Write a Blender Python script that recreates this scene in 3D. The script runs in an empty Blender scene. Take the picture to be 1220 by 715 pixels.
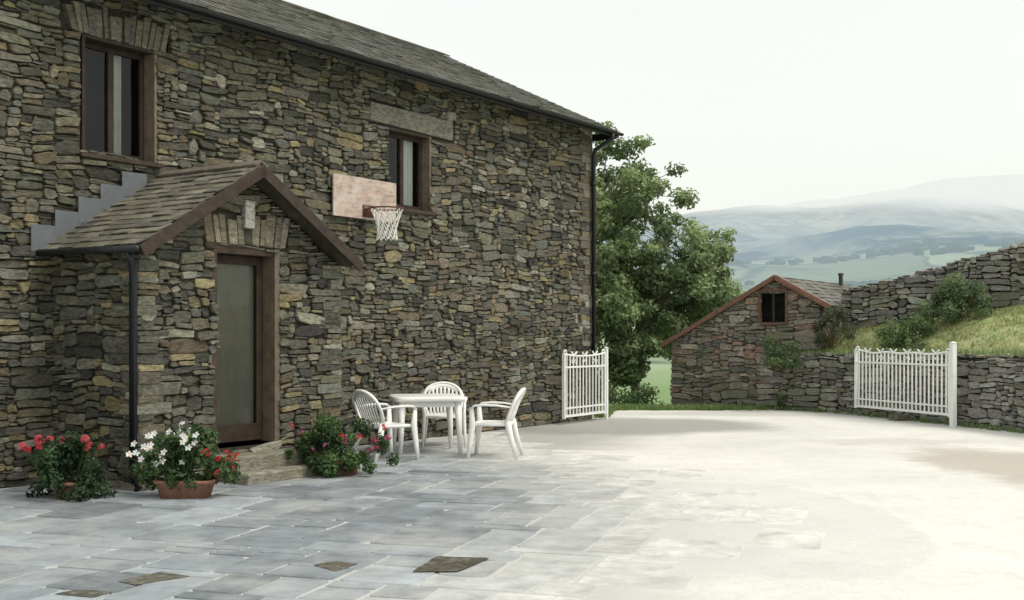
import bpy, math, random
from mathutils import Vector, noise, Matrix
R = random.Random(11)
scene = bpy.context.scene
COL = scene.collection
A_D = math.atan2(.8302, .5574)

# ------------------------------------------------------------------ helpers
class MB:
    def __init__(s): s.v=[]; s.f=[]; s.c=[]
    def add(s, vs, fs, col):
        b=len(s.v); s.v.extend([tuple(p) for p in vs]); s.f.extend([tuple(i+b for i in f) for f in fs])
        if col and isinstance(col[0],(tuple,list)): s.c.extend(col)
        else: s.c.extend([col]*len(vs))
    def box(s,x0,x1,y0,y1,z0,z1,col,j=0):
        vs=[(x,y,z) for z in (z0,z1) for y in (y0,y1) for x in (x0,x1)]
        if j: vs=[(a+R.uniform(-j,j),b+R.uniform(-j,j),c+R.uniform(-j,j)) for a,b,c in vs]
        s.add(vs,[(0,2,3,1),(4,5,7,6),(0,1,5,4),(2,6,7,3),(0,4,6,2),(1,3,7,5)],col)
    def obox(s,O,U,V,N,u0,u1,v0,v1,n0,n1,col):
        vs=[O+U*a+V*b+N*c for c in (n0,n1) for b in (v0,v1) for a in (u0,u1)]
        s.add(vs,[(0,2,3,1),(4,5,7,6),(0,1,5,4),(2,6,7,3),(0,4,6,2),(1,3,7,5)],col)
    def tube(s,pts,rad,col,n=8,flat=None,cap=True,up=(0,0,1)):
        pts=[Vector(p) for p in pts]; m=len(pts)
        if not isinstance(rad,(list,tuple)): rad=[rad]*m
        vs=[];fs=[]
        for i,p in enumerate(pts):
            t=(pts[min(i+1,m-1)]-pts[max(i-1,0)]).normalized()
            u=Vector(up); 
            if abs(t.dot(u))>.95: u=Vector((0,1,0)) if abs(t.y)<.9 else Vector((1,0,0))
            a=t.cross(u).normalized(); b=a.cross(t).normalized()
            for k in range(n):
                th=2*math.pi*(k+.5)/n
                ra=rad[i]; rb=rad[i]*(flat if flat else 1)
                vs.append(p+a*math.cos(th)*ra+b*math.sin(th)*rb)
        for i in range(m-1):
            for k in range(n):
                fs.append((i*n+k,i*n+(k+1)%n,(i+1)*n+(k+1)%n,(i+1)*n+k))
        if cap:
            fs.append(tuple(reversed(range(n)))); fs.append(tuple((m-1)*n+k for k in range(n)))
        s.add(vs,fs,col)
    def lathe(s,prof,col,n=24,c=(0,0,0),sy=1,p=1):
        vs=[];fs=[]
        for r,z in prof:
            for k in range(n):
                th=2*math.pi*k/n; ct,st=math.cos(th),math.sin(th)
                vs.append((c[0]+r*math.copysign(abs(ct)**p,ct),c[1]+sy*r*math.copysign(abs(st)**p,st),c[2]+z))
        for i in range(len(prof)-1):
            for k in range(n): fs.append((i*n+k,i*n+(k+1)%n,(i+1)*n+(k+1)%n,(i+1)*n+k))
        s.add(vs,fs,col)
    def build(s,name,mat,parent=None,smooth=False,bevel=0):
        me=bpy.data.meshes.new(name); me.from_pydata(s.v,[],s.f); me.update()
        at=me.attributes.new('Col','FLOAT_COLOR','POINT')
        buf=[]
        for c in s.c: buf.extend((c[0],c[1],c[2],1))
        at.data.foreach_set('color',buf)
        if smooth: me.polygons.foreach_set('use_smooth',[True]*len(me.polygons))
        me.materials.append(mat)
        ob=bpy.data.objects.new(name,me); COL.objects.link(ob)
        if parent: ob.parent=parent
        if bevel:
            m=ob.modifiers.new('b','BEVEL'); m.width=bevel; m.segments=2; m.limit_method='ANGLE'
        return ob

def empty(name,loc,rz=0,label=None,cat=None,group=None):
    e=bpy.data.objects.new(name,None); COL.objects.link(e); e.location=loc; e.rotation_euler=(0,0,rz); e.empty_display_size=.2
    tag(e,label,cat,group); return e
def tag(o,label=None,cat=None,group=None,kind=None):
    if label:o['label']=label
    if cat:o['category']=cat
    if group:o['group']=group
    if kind:o['kind']=kind

def newmat(name):
    m=bpy.data.materials.new(name); m.use_nodes=True; nt=m.node_tree
    for n in list(nt.nodes): nt.nodes.remove(n)
    return m,nt,nt.nodes,nt.links
def attr_mat(name,rough=.9,nscale=14,namp=.5,bscale=40,bstr=.4,bdist=.01,spec=.2,transl=0,moss=None,mscale=1.5,mlo=.5,mhi=.7,strat=1,big=None):
    m,nt,N,L=newmat(name)
    out=N.new('ShaderNodeOutputMaterial'); p=N.new('ShaderNodeBsdfPrincipled')
    p.inputs['Roughness'].default_value=rough; p.inputs['Specular IOR Level'].default_value=spec
    a=N.new('ShaderNodeAttribute'); a.attribute_name='Col'
    tc=N.new('ShaderNodeTexCoord'); vec=tc.outputs['Object']
    if strat!=1:
        mp=N.new('ShaderNodeMapping'); mp.inputs['Scale'].default_value=(1,1,strat); L.new(vec,mp.inputs[0]); vec2=mp.outputs[0]
    else: vec2=vec
    nz=N.new('ShaderNodeTexNoise'); nz.inputs['Scale'].default_value=nscale; nz.inputs['Detail'].default_value=5; nz.inputs['Roughness'].default_value=.7
    L.new(vec2,nz.inputs['Vector'])
    mr=N.new('ShaderNodeMapRange'); mr.inputs['From Min'].default_value=.3; mr.inputs['From Max'].default_value=.7
    mr.inputs['To Min'].default_value=1-namp; mr.inputs['To Max'].default_value=1+namp
    L.new(nz.outputs['Fac'],mr.inputs['Value'])
    mx=N.new('ShaderNodeVectorMath'); mx.operation='SCALE'
    L.new(a.outputs['Color'],mx.inputs[0]); L.new(mr.outputs['Result'],mx.inputs['Scale'])
    colout=mx.outputs['Vector']
    if moss:
        n2=N.new('ShaderNodeTexNoise'); n2.inputs['Scale'].default_value=mscale; n2.inputs['Detail'].default_value=6; n2.inputs['Roughness'].default_value=.7
        L.new(tc.outputs['Object'],n2.inputs['Vector'])
        m2=N.new('ShaderNodeMapRange'); m2.inputs['From Min'].default_value=mlo; m2.inputs['From Max'].default_value=mhi
        L.new(n2.outputs['Fac'],m2.inputs['Value'])
        mm=N.new('ShaderNodeMix'); mm.data_type='RGBA'
        mm.inputs[7].default_value=(*moss,1)
        L.new(m2.outputs['Result'],mm.inputs[0]); L.new(colout,mm.inputs[6]); colout=mm.outputs[2]
    L.new(colout,p.inputs['Base Color'])
    if bstr:
        nb=N.new('ShaderNodeTexNoise'); nb.inputs['Scale'].default_value=bscale; nb.inputs['Detail'].default_value=4
        L.new(vec2,nb.inputs['Vector'])
        b=N.new('ShaderNodeBump'); b.inputs['Strength'].default_value=bstr; b.inputs['Distance'].default_value=bdist
        L.new(nb.outputs['Fac'],b.inputs['Height']); L.new(b.outputs['Normal'],p.inputs['Normal'])
    if transl:
        t=N.new('ShaderNodeBsdfTranslucent'); L.new(colout,t.inputs['Color'])
        ms=N.new('ShaderNodeMixShader'); ms.inputs[0].default_value=transl
        L.new(p.outputs[0],ms.inputs[1]); L.new(t.outputs[0],ms.inputs[2]); L.new(ms.outputs[0],out.inputs[0])
    else: L.new(p.outputs[0],out.inputs[0])
    return m

M_STONE=attr_mat('rubble_stone',nscale=14,namp=.6,bscale=26,bstr=.8,bdist=.016,moss=(.058,.056,.036),mscale=.8,mlo=.5,mhi=.88,strat=2.6)
M_DRY=attr_mat('dry_stone',nscale=12,namp=.55,bscale=24,bstr=.8,bdist=.016,moss=(.15,.155,.10),mscale=1.4,mlo=.48,mhi=.75,strat=2.4)
M_SLATE=attr_mat('roof_slate',rough=.75,nscale=9,namp=.35,bscale=45,bstr=.4,moss=(.115,.112,.07),mscale=2.0,mlo=.5,mhi=.8)
M_WOOD=attr_mat('weathered_wood',rough=.7,nscale=10,namp=.35,bscale=60,bstr=.3,bdist=.004)
M_DARK=attr_mat('painted_room_dark',rough=1,nscale=3,namp=.1,bstr=0,spec=0)  # near-black colour stands in for the darkness of unlit rooms
M_PAINT=attr_mat('white_paint',rough=.5,nscale=5,namp=.08,bscale=60,bstr=.12,bdist=.003,spec=.4)
M_PLAST=attr_mat('white_plastic',rough=.38,nscale=4,namp=.04,bstr=0,spec=.5)
M_METAL=attr_mat('painted_metal',rough=.45,nscale=8,namp=.15,bstr=.1,bdist=.003,spec=.4)
M_LEAF=attr_mat('leaves',rough=.6,nscale=3,namp=.25,bstr=0,spec=.2,transl=.38)
M_PETAL=attr_mat('petals',rough=.6,nscale=3,namp=.1,bstr=0,transl=.25)
M_GRASS=attr_mat('grass_blades',rough=.7,nscale=2,namp=.25,bstr=0,transl=.3)
M_TERRA=attr_mat('terracotta',rough=.8,nscale=12,namp=.25,bscale=40,bstr=.2)
M_BARK=attr_mat('bark',rough=.95,nscale=10,namp=.4,bscale=18,bstr=.8,bdist=.03)
M_SLAB=attr_mat('slate_paving',rough=.72,nscale=3,namp=.3,bscale=22,bstr=.35,bdist=.006,spec=.2,moss=(.45,.455,.44),mscale=.8,mlo=.48,mhi=.76)
M_CLOTH=attr_mat('curtain_cloth',rough=.9,nscale=8,namp=.1,bstr=0,transl=.2)
def glass_mat():
    m,nt,N,L=newmat('window_glass')
    out=N.new('ShaderNodeOutputMaterial'); t=N.new('ShaderNodeBsdfTransparent'); t.inputs[0].default_value=(.8,.83,.81,1)
    g=N.new('ShaderNodeBsdfGlossy'); g.inputs['Roughness'].default_value=.04; g.inputs['Color'].default_value=(.7,.72,.70,1)
    f=N.new('ShaderNodeFresnel'); f.inputs['IOR'].default_value=1.45
    ms=N.new('ShaderNodeMixShader'); L.new(f.outputs[0],ms.inputs[0]); L.new(t.outputs[0],ms.inputs[1]); L.new(g.outputs[0],ms.inputs[2]); L.new(ms.outputs[0],out.inputs[0])
    return m
M_GLASS=glass_mat()

# ------------------------------------------------------------------ stone packing
PAL_HOUSE=[((.122,.117,.090),7),((.088,.087,.072),6),((.155,.145,.104),5),((.125,.128,.108),4),((.20,.172,.10),2.2),((.225,.22,.175),2.2),((.118,.10,.068),2.5),((.058,.057,.05),3.5)]
PAL_DRY=[((.27,.265,.24),5),((.21,.205,.185),4),((.33,.32,.285),3),((.16,.15,.14),3),((.25,.225,.18),2)]
PAL_SHED=[((.24,.21,.175),4),((.20,.178,.155),4),((.29,.26,.22),3),((.16,.15,.135),3),((.26,.18,.14),2)]
def pick(pal):
    c=R.choices([p[0] for p in pal],[p[1] for p in pal])[0]; k=R.uniform(.76,1.28)
    return tuple(min(1,x*k*R.uniform(.96,1.04)) for x in c)
def stones(mb,O,U,V,Nn,Wd,Ht,inside,pal,cw=.05,ch=.028,hw=(4,6,4,1.6,.7,.3),asp=(1.5,5.4),dep=(.005,.055),gap=.0042,mortar=(.042,.038,.030),warp=.030,wmax=10):
    O=Vector(O);U=Vector(U);V=Vector(V);Nn=Vector(Nn)
    nx=int(round(Wd/cw)); ny=int(round(Ht/ch))
    ins=[[inside((i+.5)*cw,(j+.5)*ch) for i in range(nx)] for j in range(ny)]
    occ=[[not ins[j][i] for i in range(nx)] for j in range(ny)]
    for j in range(ny):
        i=0
        while i<nx:
            if ins[j][i]:
                k=i
                while k<nx and ins[j][k]: k+=1
                a,b,c,d=i*cw,k*cw,j*ch,(j+1)*ch
                mb.add([O+U*a+V*c,O+U*b+V*c,O+U*b+V*d,O+U*a+V*d],[(0,1,2,3)],mortar); i=k
            else: i+=1
    ph=R.uniform(0,50)
    def wp(u,v):
        q=noise.noise_vector(Vector((u*1.1+ph,v*1.6,ph)))
        q2=noise.noise_vector(Vector((u*4+ph,v*6,ph+9)))
        return u+warp*1.5*q.x+warp*.6*q2.x, v+warp*2*q.y+warp*.7*q2.y
    for j in range(ny):
        for i in range(nx):
            if occ[j][i]: continue
            h=R.choices(range(1,len(hw)+1),hw)[0]
            w=max(1,min(wmax,int(round(h*ch*R.uniform(*asp)/cw)+ (1 if h==1 else 0))))
            h=min(h,ny-j); ww=0
            while ww<w and i+ww<nx and not occ[j][i+ww]: ww+=1
            if i+ww<nx and not occ[j][i+ww] and (i+ww+1>=nx or occ[j][i+ww+1]): ww+=1
            hh=1
            while hh<h and all(not occ[j+hh][i+q] for q in range(ww)): hh+=1
            for a in range(hh):
                for b in range(ww): occ[j+a][i+b]=True
            g=gap*R.uniform(.4,1.8)
            u0,u1,v0,v1=i*cw+g,(i+ww)*cw-g,j*ch+g*.7,(j+hh)*ch-g*.7
            w_,h_=u1-u0,v1-v0; mn=min(w_,h_)
            r=mn*R.uniform(.05,.45); r2=mn*R.uniform(.05,.45); r3=mn*R.uniform(.05,.35)
            sl_=R.uniform(-.28,.28)*h_; sr_=R.uniform(-.28,.28)*h_
            jt=lambda: R.uniform(-.004,.004)
            out=[(u0+r-sl_,v0),(u0+w_*R.uniform(.35,.65),v0-R.uniform(-.1,.1)*h_),(u1-r2-sr_,v0+R.uniform(0,.16)*h_),(u1-sr_*.6,v0+r3),(u1+sr_*.6,v1-r2),(u1-r+sr_,v1-R.uniform(0,.2)*h_),(u0+w_*R.uniform(.35,.65),v1-R.uniform(-.08,.1)*h_),(u0+r2+sl_,v1-R.uniform(0,.16)*h_),(u0+sl_*.6,v1-r3),(u0-sl_*.6,v0+r2)]
            cu=(u0+u1)/2;cv=(v0+v1)/2; rot=R.gauss(0,.045)
            out=[(cu+(a-cu)-(b-cv)*rot,cv+(b-cv)+(a-cu)*rot) for a,b in out]
            out=[wp(a+jt(),b+jt()) for a,b in out]
            K=10
            cu=sum(p[0] for p in out)/K; cv=sum(p[1] for p in out)/K
            d=R.uniform(*dep)
            if R.random()<.06: d+=.025
            tu=R.uniform(-.3,.3)*.12; tv=R.uniform(-.5,.4)*.14
            ring0=[O+U*a+V*b+Nn*-.01 for a,b in out]
            ring1=[O+U*a+V*b+Nn*(d*.8) for a,b in out]
            ins_=min(w_,h_)*R.uniform(.05,.15)
            ring2=[]
            for a,b in out:
                du,dv=cu-a,cv-b; l=math.hypot(du,dv)+1e-6
                a2,b2=a+du/l*ins_,b+dv/l*ins_
                ring2.append(O+U*a2+V*b2+Nn*(d+(a2-cu)*tu+(b2-cv)*tv+R.uniform(0,.007)))
            col=pick(pal)
            fs=[]
            for q in range(K):
                fs.append((q,(q+1)%K,K+(q+1)%K,K+q)); fs.append((K+q,K+(q+1)%K,2*K+(q+1)%K,2*K+q))
            fs.append(tuple(range(2*K,3*K)))
            dk=tuple(x*.6 for x in col)
            mb.add(ring0+ring1+ring2,fs,[dk]*K+[col]*(2*K))

def rock(mb,c,s,rz,col,jit=.12,sub=1):
    import bmesh
    global _ICO
    try: _ICO
    except NameError:
        bm=bmesh.new(); bmesh.ops.create_icosphere(bm,subdivisions=2,radius=1); bm.verts.ensure_lookup_table()
        _ICO=([v.co.copy() for v in bm.verts],[tuple(v.index for v in f.verts) for f in bm.faces]); bm.free()
    vs=[];off=Vector((R.uniform(0,99),R.uniform(0,99),0))
    cr,sr=math.cos(rz),math.sin(rz)
    for v in _ICO[0]:
        p=Vector([math.copysign(abs(a)**.55,a) for a in v])
        p=p*(1+jit*noise.noise(v*1.5+off)*2)
        p=Vector((p.x*s[0],p.y*s[1],p.z*s[2]))
        vs.append((c[0]+p.x*cr-p.y*sr,c[1]+p.x*sr+p.y*cr,c[2]+p.z))
    mb.add(vs,_ICO[1],col)

def slates(mb,O,U,V,Nn,Ln,S,w=.3,e=.2,cols=((.13,.13,.12),(.10,.105,.10),(.16,.155,.13),(.12,.12,.09)),th=.012,rg=1):
    O=Vector(O);U=Vector(U).normalized();V=Vector(V).normalized();Nn=Vector(Nn).normalized()
    n=int(math.ceil(S/e)); 
    for r in range(n):
        v0=r*e; x=-R.uniform(0,w)
        while x<Ln:
            ww=w*R.uniform(.65,1.3); a=max(0,x); b=min(Ln,x+ww-.006); x+=ww
            if b-a<.03: continue
            vl=v0-.02+R.uniform(-.015,.015)*rg; vt=min(S,v0+e*1.5)
            lo=.016+R.uniform(0,.014)*rg; lo2=lo+R.uniform(-.007,.007)*rg
            P=lambda u,v,h: O+U*u+V*v+Nn*h
            vs=[P(a,vl,lo),P(b,vl+R.uniform(-.008,.008)*rg,lo2),P(b,vt,.002),P(a,vt,.002),P(a,vl,lo+th),P(b,vl,lo2+th),P(b,vt,.002+th),P(a,vt,.002+th)]
            c=R.choice(cols);k=R.uniform(.8,1.22);c=tuple(q*k for q in c)
            mb.add(vs,[(4,5,6,7),(0,1,5,4),(0,4,7,3),(1,2,6,5),(0,3,2,1)],c)

# ------------------------------------------------------------------ world, light, camera
w=bpy.data.worlds.new('World'); scene.world=w; w.use_nodes=True
N=w.node_tree.nodes; L=w.node_tree.links
for n in list(N): N.remove(n)
o=N.new('ShaderNodeOutputWorld'); sky=N.new('ShaderNodeTexSky'); sky.sky_type='NISHITA'; sky.sun_disc=False
sky.dust_density=6
b1=N.new('ShaderNodeBackground'); b1.inputs[1].default_value=.05; L.new(sky.outputs[0],b1.inputs[0])
b2=N.new('ShaderNodeBackground'); b2.inputs[1].default_value=1.0
tc=N.new('ShaderNodeTexCoord'); mp=N.new('ShaderNodeMapping'); mp.inputs['Scale'].default_value=(1,1,3)
nz=N.new('ShaderNodeTexNoise'); nz.inputs['Scale'].default_value=1.6; nz.inputs['Detail'].default_value=4
L.new(tc.outputs['Generated'],mp.inputs[0]); L.new(mp.outputs[0],nz.inputs['Vector'])
cr=N.new('ShaderNodeValToRGB'); cr.color_ramp.elements[0].position=.3; cr.color_ramp.elements[0].color=(.82,.835,.765,1)
cr.color_ramp.elements[1].position=.7; cr.color_ramp.elements[1].color=(.87,.88,.805,1)
L.new(nz.outputs['Fac'],cr.inputs[0]); L.new(cr.outputs[0],b2.inputs[0])
ad=N.new('ShaderNodeAddShader'); L.new(b1.outputs[0],ad.inputs[0]); L.new(b2.outputs[0],ad.inputs[1]); L.new(ad.outputs[0],o.inputs[0])

sl=bpy.data.lights.new('sun','SUN'); sl.energy=1.5; sl.angle=math.radians(18); sl.color=(1,.955,.87)
so=bpy.data.objects.new('sun',sl); COL.objects.link(so); so.location=(20,-5,30)
az,el=math.radians(114),math.radians(54)
sd=Vector((math.sin(az)*math.cos(el),math.cos(az)*math.cos(el),math.sin(el)))
so.rotation_euler=sd.to_track_quat('Z','Y').to_euler(); sky.sun_elevation=el; sky.sun_rotation=az

cam=bpy.data.cameras.new('camera'); co=bpy.data.objects.new('camera',cam); COL.objects.link(co)
co.location=(0,0,1.5); co.rotation_euler=(math.radians(90),0,0); cam.lens=41.3; cam.sensor_width=36; cam.shift_y=.0348; cam.clip_end=12000
scene.camera=co
scene.view_settings.view_transform='Standard'; scene.view_settings.look='None'; scene.view_settings.exposure=0

# ------------------------------------------------------------------ terrain
PY=[24.5,28,45,100,300,600,1000,1500,2000,2600,3200,4200,6000]
PZ=[-.01,-.45,-1.7,-3.6,-8,2,44,100,165,240,285,270,160]
def prof(y):
    if y<=PY[0]: return -.01
    for i in range(len(PY)-1):
        if y<=PY[i+1]:
            t=(y-PY[i])/(PY[i+1]-PY[i])
            if i>4: t=t*t*(3-2*t)*.35+t*.65
            return PZ[i]+(PZ[i+1]-PZ[i])*t
    return PZ[-1]
def tz(x,y):
    z=prof(y)
    if y>40:
        a=x/max(y,1)
        k=min(1,(y-40)/500)
        z+=z*k*(max(-.3,min(.55,(a-.15)*.95)))
        n=noise.fractal(Vector((x/700,y/900,3.3)),1.0,2.0,5)
        z+=n*min(1,(y-40)/1500)*75
        z+=noise.noise(Vector((x/60,y/60,0)))*min(1.2,(y-40)/100)
    return z
mb=MB()
xs=[math.copysign(abs(t)**2.6,t)*3600 for t in [i/80 for i in range(-80,81)]]
ys=[-400,-150,-60,-20,0,12,20,24.5]+[24.5+5600*((i/130)**2.5) for i in range(3,131)]
for y in ys:
    for x in xs: mb.v.append((x,y,tz(x,y)))
mb.c=[(.1,.15,.05)]*len(mb.v)
nx=len(xs)
for j in range(len(ys)-1):
    for i in range(nx-1): mb.f.append((j*nx+i,j*nx+i+1,(j+1)*nx+i+1,(j+1)*nx+i))
m,nt,N,L=newmat('painted_haze_fields')
out=N.new('ShaderNodeOutputMaterial'); g=N.new('ShaderNodeNewGeometry'); sx=N.new('ShaderNodeSeparateXYZ'); L.new(g.outputs['Position'],sx.inputs[0])
def mrange(src,a,b,c=0,d=1,smooth=False):
    n=N.new('ShaderNodeMapRange'); n.inputs['From Min'].default_value=a; n.inputs['From Max'].default_value=b; n.inputs['To Min'].default_value=c; n.inputs['To Max'].default_value=d
    if smooth: n.interpolation_type='SMOOTHSTEP'
    L.new(src,n.inputs['Value']); return n.outputs['Result']
def mixc(f,a,b):
    n=N.new('ShaderNodeMix'); n.data_type='RGBA'
    if hasattr(f,'name'): L.new(f,n.inputs[0])
    else: n.inputs[0].default_value=f
    for s,i in ((a,6),(b,7)):
        if isinstance(s,tuple): n.inputs[i].default_value=(*s,1)
        else: L.new(s,n.inputs[i])
    return n.outputs[2]
def noise_n(scale,detail=5,rough=.6,vec=None):
    n=N.new('ShaderNodeTexNoise'); n.inputs['Scale'].default_value=scale; n.inputs['Detail'].default_value=detail; n.inputs['Roughness'].default_value=rough
    L.new(vec if vec else g.outputs['Position'],n.inputs['Vector']); return n
dn=noise_n(.006,3); 
va=N.new('ShaderNodeVectorMath'); va.operation='MULTIPLY_ADD'; L.new(dn.outputs['Color'],va.inputs[0]); va.inputs[1].default_value=(120,120,0); L.new(g.outputs['Position'],va.inputs[2])
flat=N.new('ShaderNodeVectorMath'); flat.operation='MULTIPLY'; L.new(va.outputs[0],flat.inputs[0]); flat.inputs[1].default_value=(1,.6,0)
vo=N.new('ShaderNodeTexVoronoi'); vo.inputs['Scale'].default_value=.0085; L.new(flat.outputs[0],vo.inputs['Vector'])
ve=N.new('ShaderNodeTexVoronoi'); ve.feature='DISTANCE_TO_EDGE'; ve.inputs['Scale'].default_value=.0085; L.new(flat.outputs[0],ve.inputs['Vector'])
rc=N.new('ShaderNodeSeparateColor'); L.new(vo.outputs['Color'],rc.inputs[0])
ramp=N.new('ShaderNodeValToRGB'); ramp.color_ramp.interpolation='CONSTANT'
E=ramp.color_ramp.elements; E[0].position=0; E[0].color=(.22,.28,.15,1); E[1].position=.3; E[1].color=(.29,.35,.20,1)
for ps,c in ((.5,(.36,.39,.25,1)),(.68,(.17,.22,.13,1)),(.85,(.31,.37,.22,1))):
    e=E.new(ps); e.color=c
L.new(rc.outputs[0],ramp.inputs[0])
moor=mixc(mrange(noise_n(.007,7,.75).outputs['Fac'],.42,.58),(.01,.05,.08),(.25,.27,.21))
hz=mrange(sx.outputs['Z'],50,100,0,1,True)
c1=mixc(hz,ramp.outputs[0],moor)
edge=mrange(ve.outputs['Distance'],.008,.03,.7,0)
far=mrange(sx.outputs['Y'],90,200,0,1)
mu=N.new('ShaderNodeMath'); mu.operation='MULTIPLY'; L.new(edge,mu.inputs[0]); L.new(far,mu.inputs[1])
c2=mixc(mu.outputs[0],c1,(.04,.07,.05))
wood=mrange(noise_n(.009,6,.7).outputs['Fac'],.49,.57,0,1)
band=mrange(sx.outputs['Z'],45,85,0,1,True)
wm=N.new('ShaderNodeMath'); wm.operation='MULTIPLY'; L.new(wood,wm.inputs[0]); L.new(mrange(band,0,1,.45,1),wm.inputs[1])
mu2=N.new('ShaderNodeMath'); mu2.operation='MULTIPLY'; L.new(wm.outputs[0],mu2.inputs[0]); L.new(mrange(sx.outputs['Y'],500,1000),mu2.inputs[1])
c3=mixc(mu2.outputs[0],c2,(.0,.025,.04))
near=mixc(mrange(noise_n(1.2,6,.7).outputs['Fac'],.35,.65),(.14,.22,.08),(.24,.33,.14))
c4=mixc(far,near,c3)
df=N.new('ShaderNodeBsdfDiffuse'); L.new(c4,df.inputs[0])
em=N.new('ShaderNodeEmission')  # haze painted in as pale emission, growing with distance and height
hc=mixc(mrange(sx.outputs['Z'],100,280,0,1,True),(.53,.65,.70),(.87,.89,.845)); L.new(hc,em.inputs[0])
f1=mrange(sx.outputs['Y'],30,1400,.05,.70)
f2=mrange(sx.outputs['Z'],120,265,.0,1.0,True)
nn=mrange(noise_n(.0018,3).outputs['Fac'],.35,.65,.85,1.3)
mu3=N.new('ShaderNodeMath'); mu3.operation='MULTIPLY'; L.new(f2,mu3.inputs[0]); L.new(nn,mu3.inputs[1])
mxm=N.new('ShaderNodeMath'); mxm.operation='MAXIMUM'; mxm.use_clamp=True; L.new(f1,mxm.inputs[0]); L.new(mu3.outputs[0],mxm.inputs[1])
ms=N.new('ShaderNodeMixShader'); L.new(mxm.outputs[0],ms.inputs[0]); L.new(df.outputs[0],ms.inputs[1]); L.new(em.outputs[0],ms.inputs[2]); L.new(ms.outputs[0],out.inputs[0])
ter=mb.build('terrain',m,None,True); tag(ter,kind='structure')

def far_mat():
    m,nt,N,L=newmat('painted_haze_foliage'); out=N.new('ShaderNodeOutputMaterial'); a=N.new('ShaderNodeAttribute'); a.attribute_name='Col'
    d=N.new('ShaderNodeBsdfDiffuse'); L.new(a.outputs[0],d.inputs[0]); e=N.new('ShaderNodeEmission'); e.inputs[0].default_value=(.50,.62,.66,1)  # pale emission painted over the far trees as distance haze
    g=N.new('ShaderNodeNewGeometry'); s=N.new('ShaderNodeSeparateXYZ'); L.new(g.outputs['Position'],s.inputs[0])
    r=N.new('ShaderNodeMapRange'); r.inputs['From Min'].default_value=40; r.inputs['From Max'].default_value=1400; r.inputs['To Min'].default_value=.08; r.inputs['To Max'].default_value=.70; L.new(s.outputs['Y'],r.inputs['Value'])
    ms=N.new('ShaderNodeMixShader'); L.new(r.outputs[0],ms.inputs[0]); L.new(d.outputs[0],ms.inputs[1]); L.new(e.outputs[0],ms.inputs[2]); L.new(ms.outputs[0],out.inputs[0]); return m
mb=MB(); cnt=0
for _ in range(14000):
    y=R.uniform(620,1080); x=R.uniform(.1,.5)*y
    nv_=noise.fractal(Vector((x/110,y/45,7.7)),1.0,2.0,3)
    if nv_<.24: continue
    if tz(x,y+70)<tz(x,y)+4: continue
    s=R.uniform(1.8,4.0); rock(mb,(x,y,tz(x,y)+s*.3),(s*1.2,s,s*R.uniform(.6,1.0)),R.uniform(0,6),tuple(q*R.uniform(.7,1.3) for q in (.05,.085,.06)),.35); cnt+=1
    if cnt>650: break
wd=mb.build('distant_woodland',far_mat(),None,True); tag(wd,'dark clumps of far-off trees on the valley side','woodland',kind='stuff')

# ------------------------------------------------------------------ yard
m,nt,N,L=newmat('worn_concrete')
out=N.new('ShaderNodeOutputMaterial'); p=N.new('ShaderNodeBsdfPrincipled'); p.inputs['Roughness'].default_value=.85; p.inputs['Specular IOR Level'].default_value=.2
g=N.new('ShaderNodeNewGeometry'); sx=N.new('ShaderNodeSeparateXYZ'); L.new(g.outputs['Position'],sx.inputs[0])
base=mixc(mrange(noise_n(.4,7,.7).outputs['Fac'],.35,.65),(.63,.625,.585),(.76,.75,.70))
base=mixc(mrange(noise_n(9,5,.75).outputs['Fac'],.48,.75,0,.45),base,(.48,.47,.43))
def blob(x,y,rx,ry,soft=.5,dist=.9,ns=.8):
    nd=noise_n(ns,4,.6)
    a=N.new('ShaderNodeVectorMath'); a.operation='MULTIPLY_ADD'; L.new(nd.outputs['Color'],a.inputs[0]); a.inputs[1].default_value=(dist,dist,0); L.new(g.outputs['Position'],a.inputs[2])
    s=N.new('ShaderNodeVectorMath'); s.operation='SUBTRACT'; L.new(a.outputs[0],s.inputs[0]); s.inputs[1].default_value=(x+dist/2,y+dist/2,0)
    q=N.new('ShaderNodeVectorMath'); q.operation='MULTIPLY'; L.new(s.outputs[0],q.inputs[0]); q.inputs[1].default_value=(1/rx,1/ry,0)
    l=N.new('ShaderNodeVectorMath'); l.operation='LENGTH'; L.new(q.outputs[0],l.inputs[0])
    return mrange(l.outputs['Value'],1-soft*.5,1+soft*.5,1,0,True)
def mulf(a,k):
    n=N.new('ShaderNodeMath'); n.operation='MULTIPLY'; L.new(a,n.inputs[0]); n.inputs[1].default_value=k; return n.outputs[0]
base=mixc(mulf(blob(1.7,19.6,2.5,1.9,.4),.8),base,(.29,.29,.27))
base=mixc(mulf(blob(-.6,17.0,2.2,2.2,.6),.65),base,(.30,.30,.28))
base=mixc(mulf(blob(-2.6,10,4.2,7,.3),.75),base,(.45,.45,.43))
base=mixc(mulf(blob(5.6,22.6,3.4,.8,.5),.4),base,(.40,.39,.35))
base=mixc(mulf(blob(5.8,13.3,.9,2.4,.7,1.5,1.5),.65),base,(.38,.33,.26))
base=mixc(mulf(blob(5.2,16.6,1.2,.5,.7,1.2,1.5),.35),base,(.42,.38,.32))
base=mixc(mulf(blob(1.9,9.6,1.3,2.4,.06,.4),.4),base,(.55,.56,.54))
base=mixc(mulf(mrange(noise_n(1.7,7,.8).outputs['Fac'],.54,.68),.38),base,(.47,.455,.41))
L.new(base,p.inputs['Base Color'])
bn=noise_n(25,4); b=N.new('ShaderNodeBump'); b.inputs['Strength'].default_value=.5; b.inputs['Distance'].default_value=.012; L.new(bn.outputs['Fac'],b.inputs['Height']); L.new(b.outputs['Normal'],p.inputs['Normal'])
L.new(p.outputs[0],out.inputs[0])
M_CONC=m
mb=MB()
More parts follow.
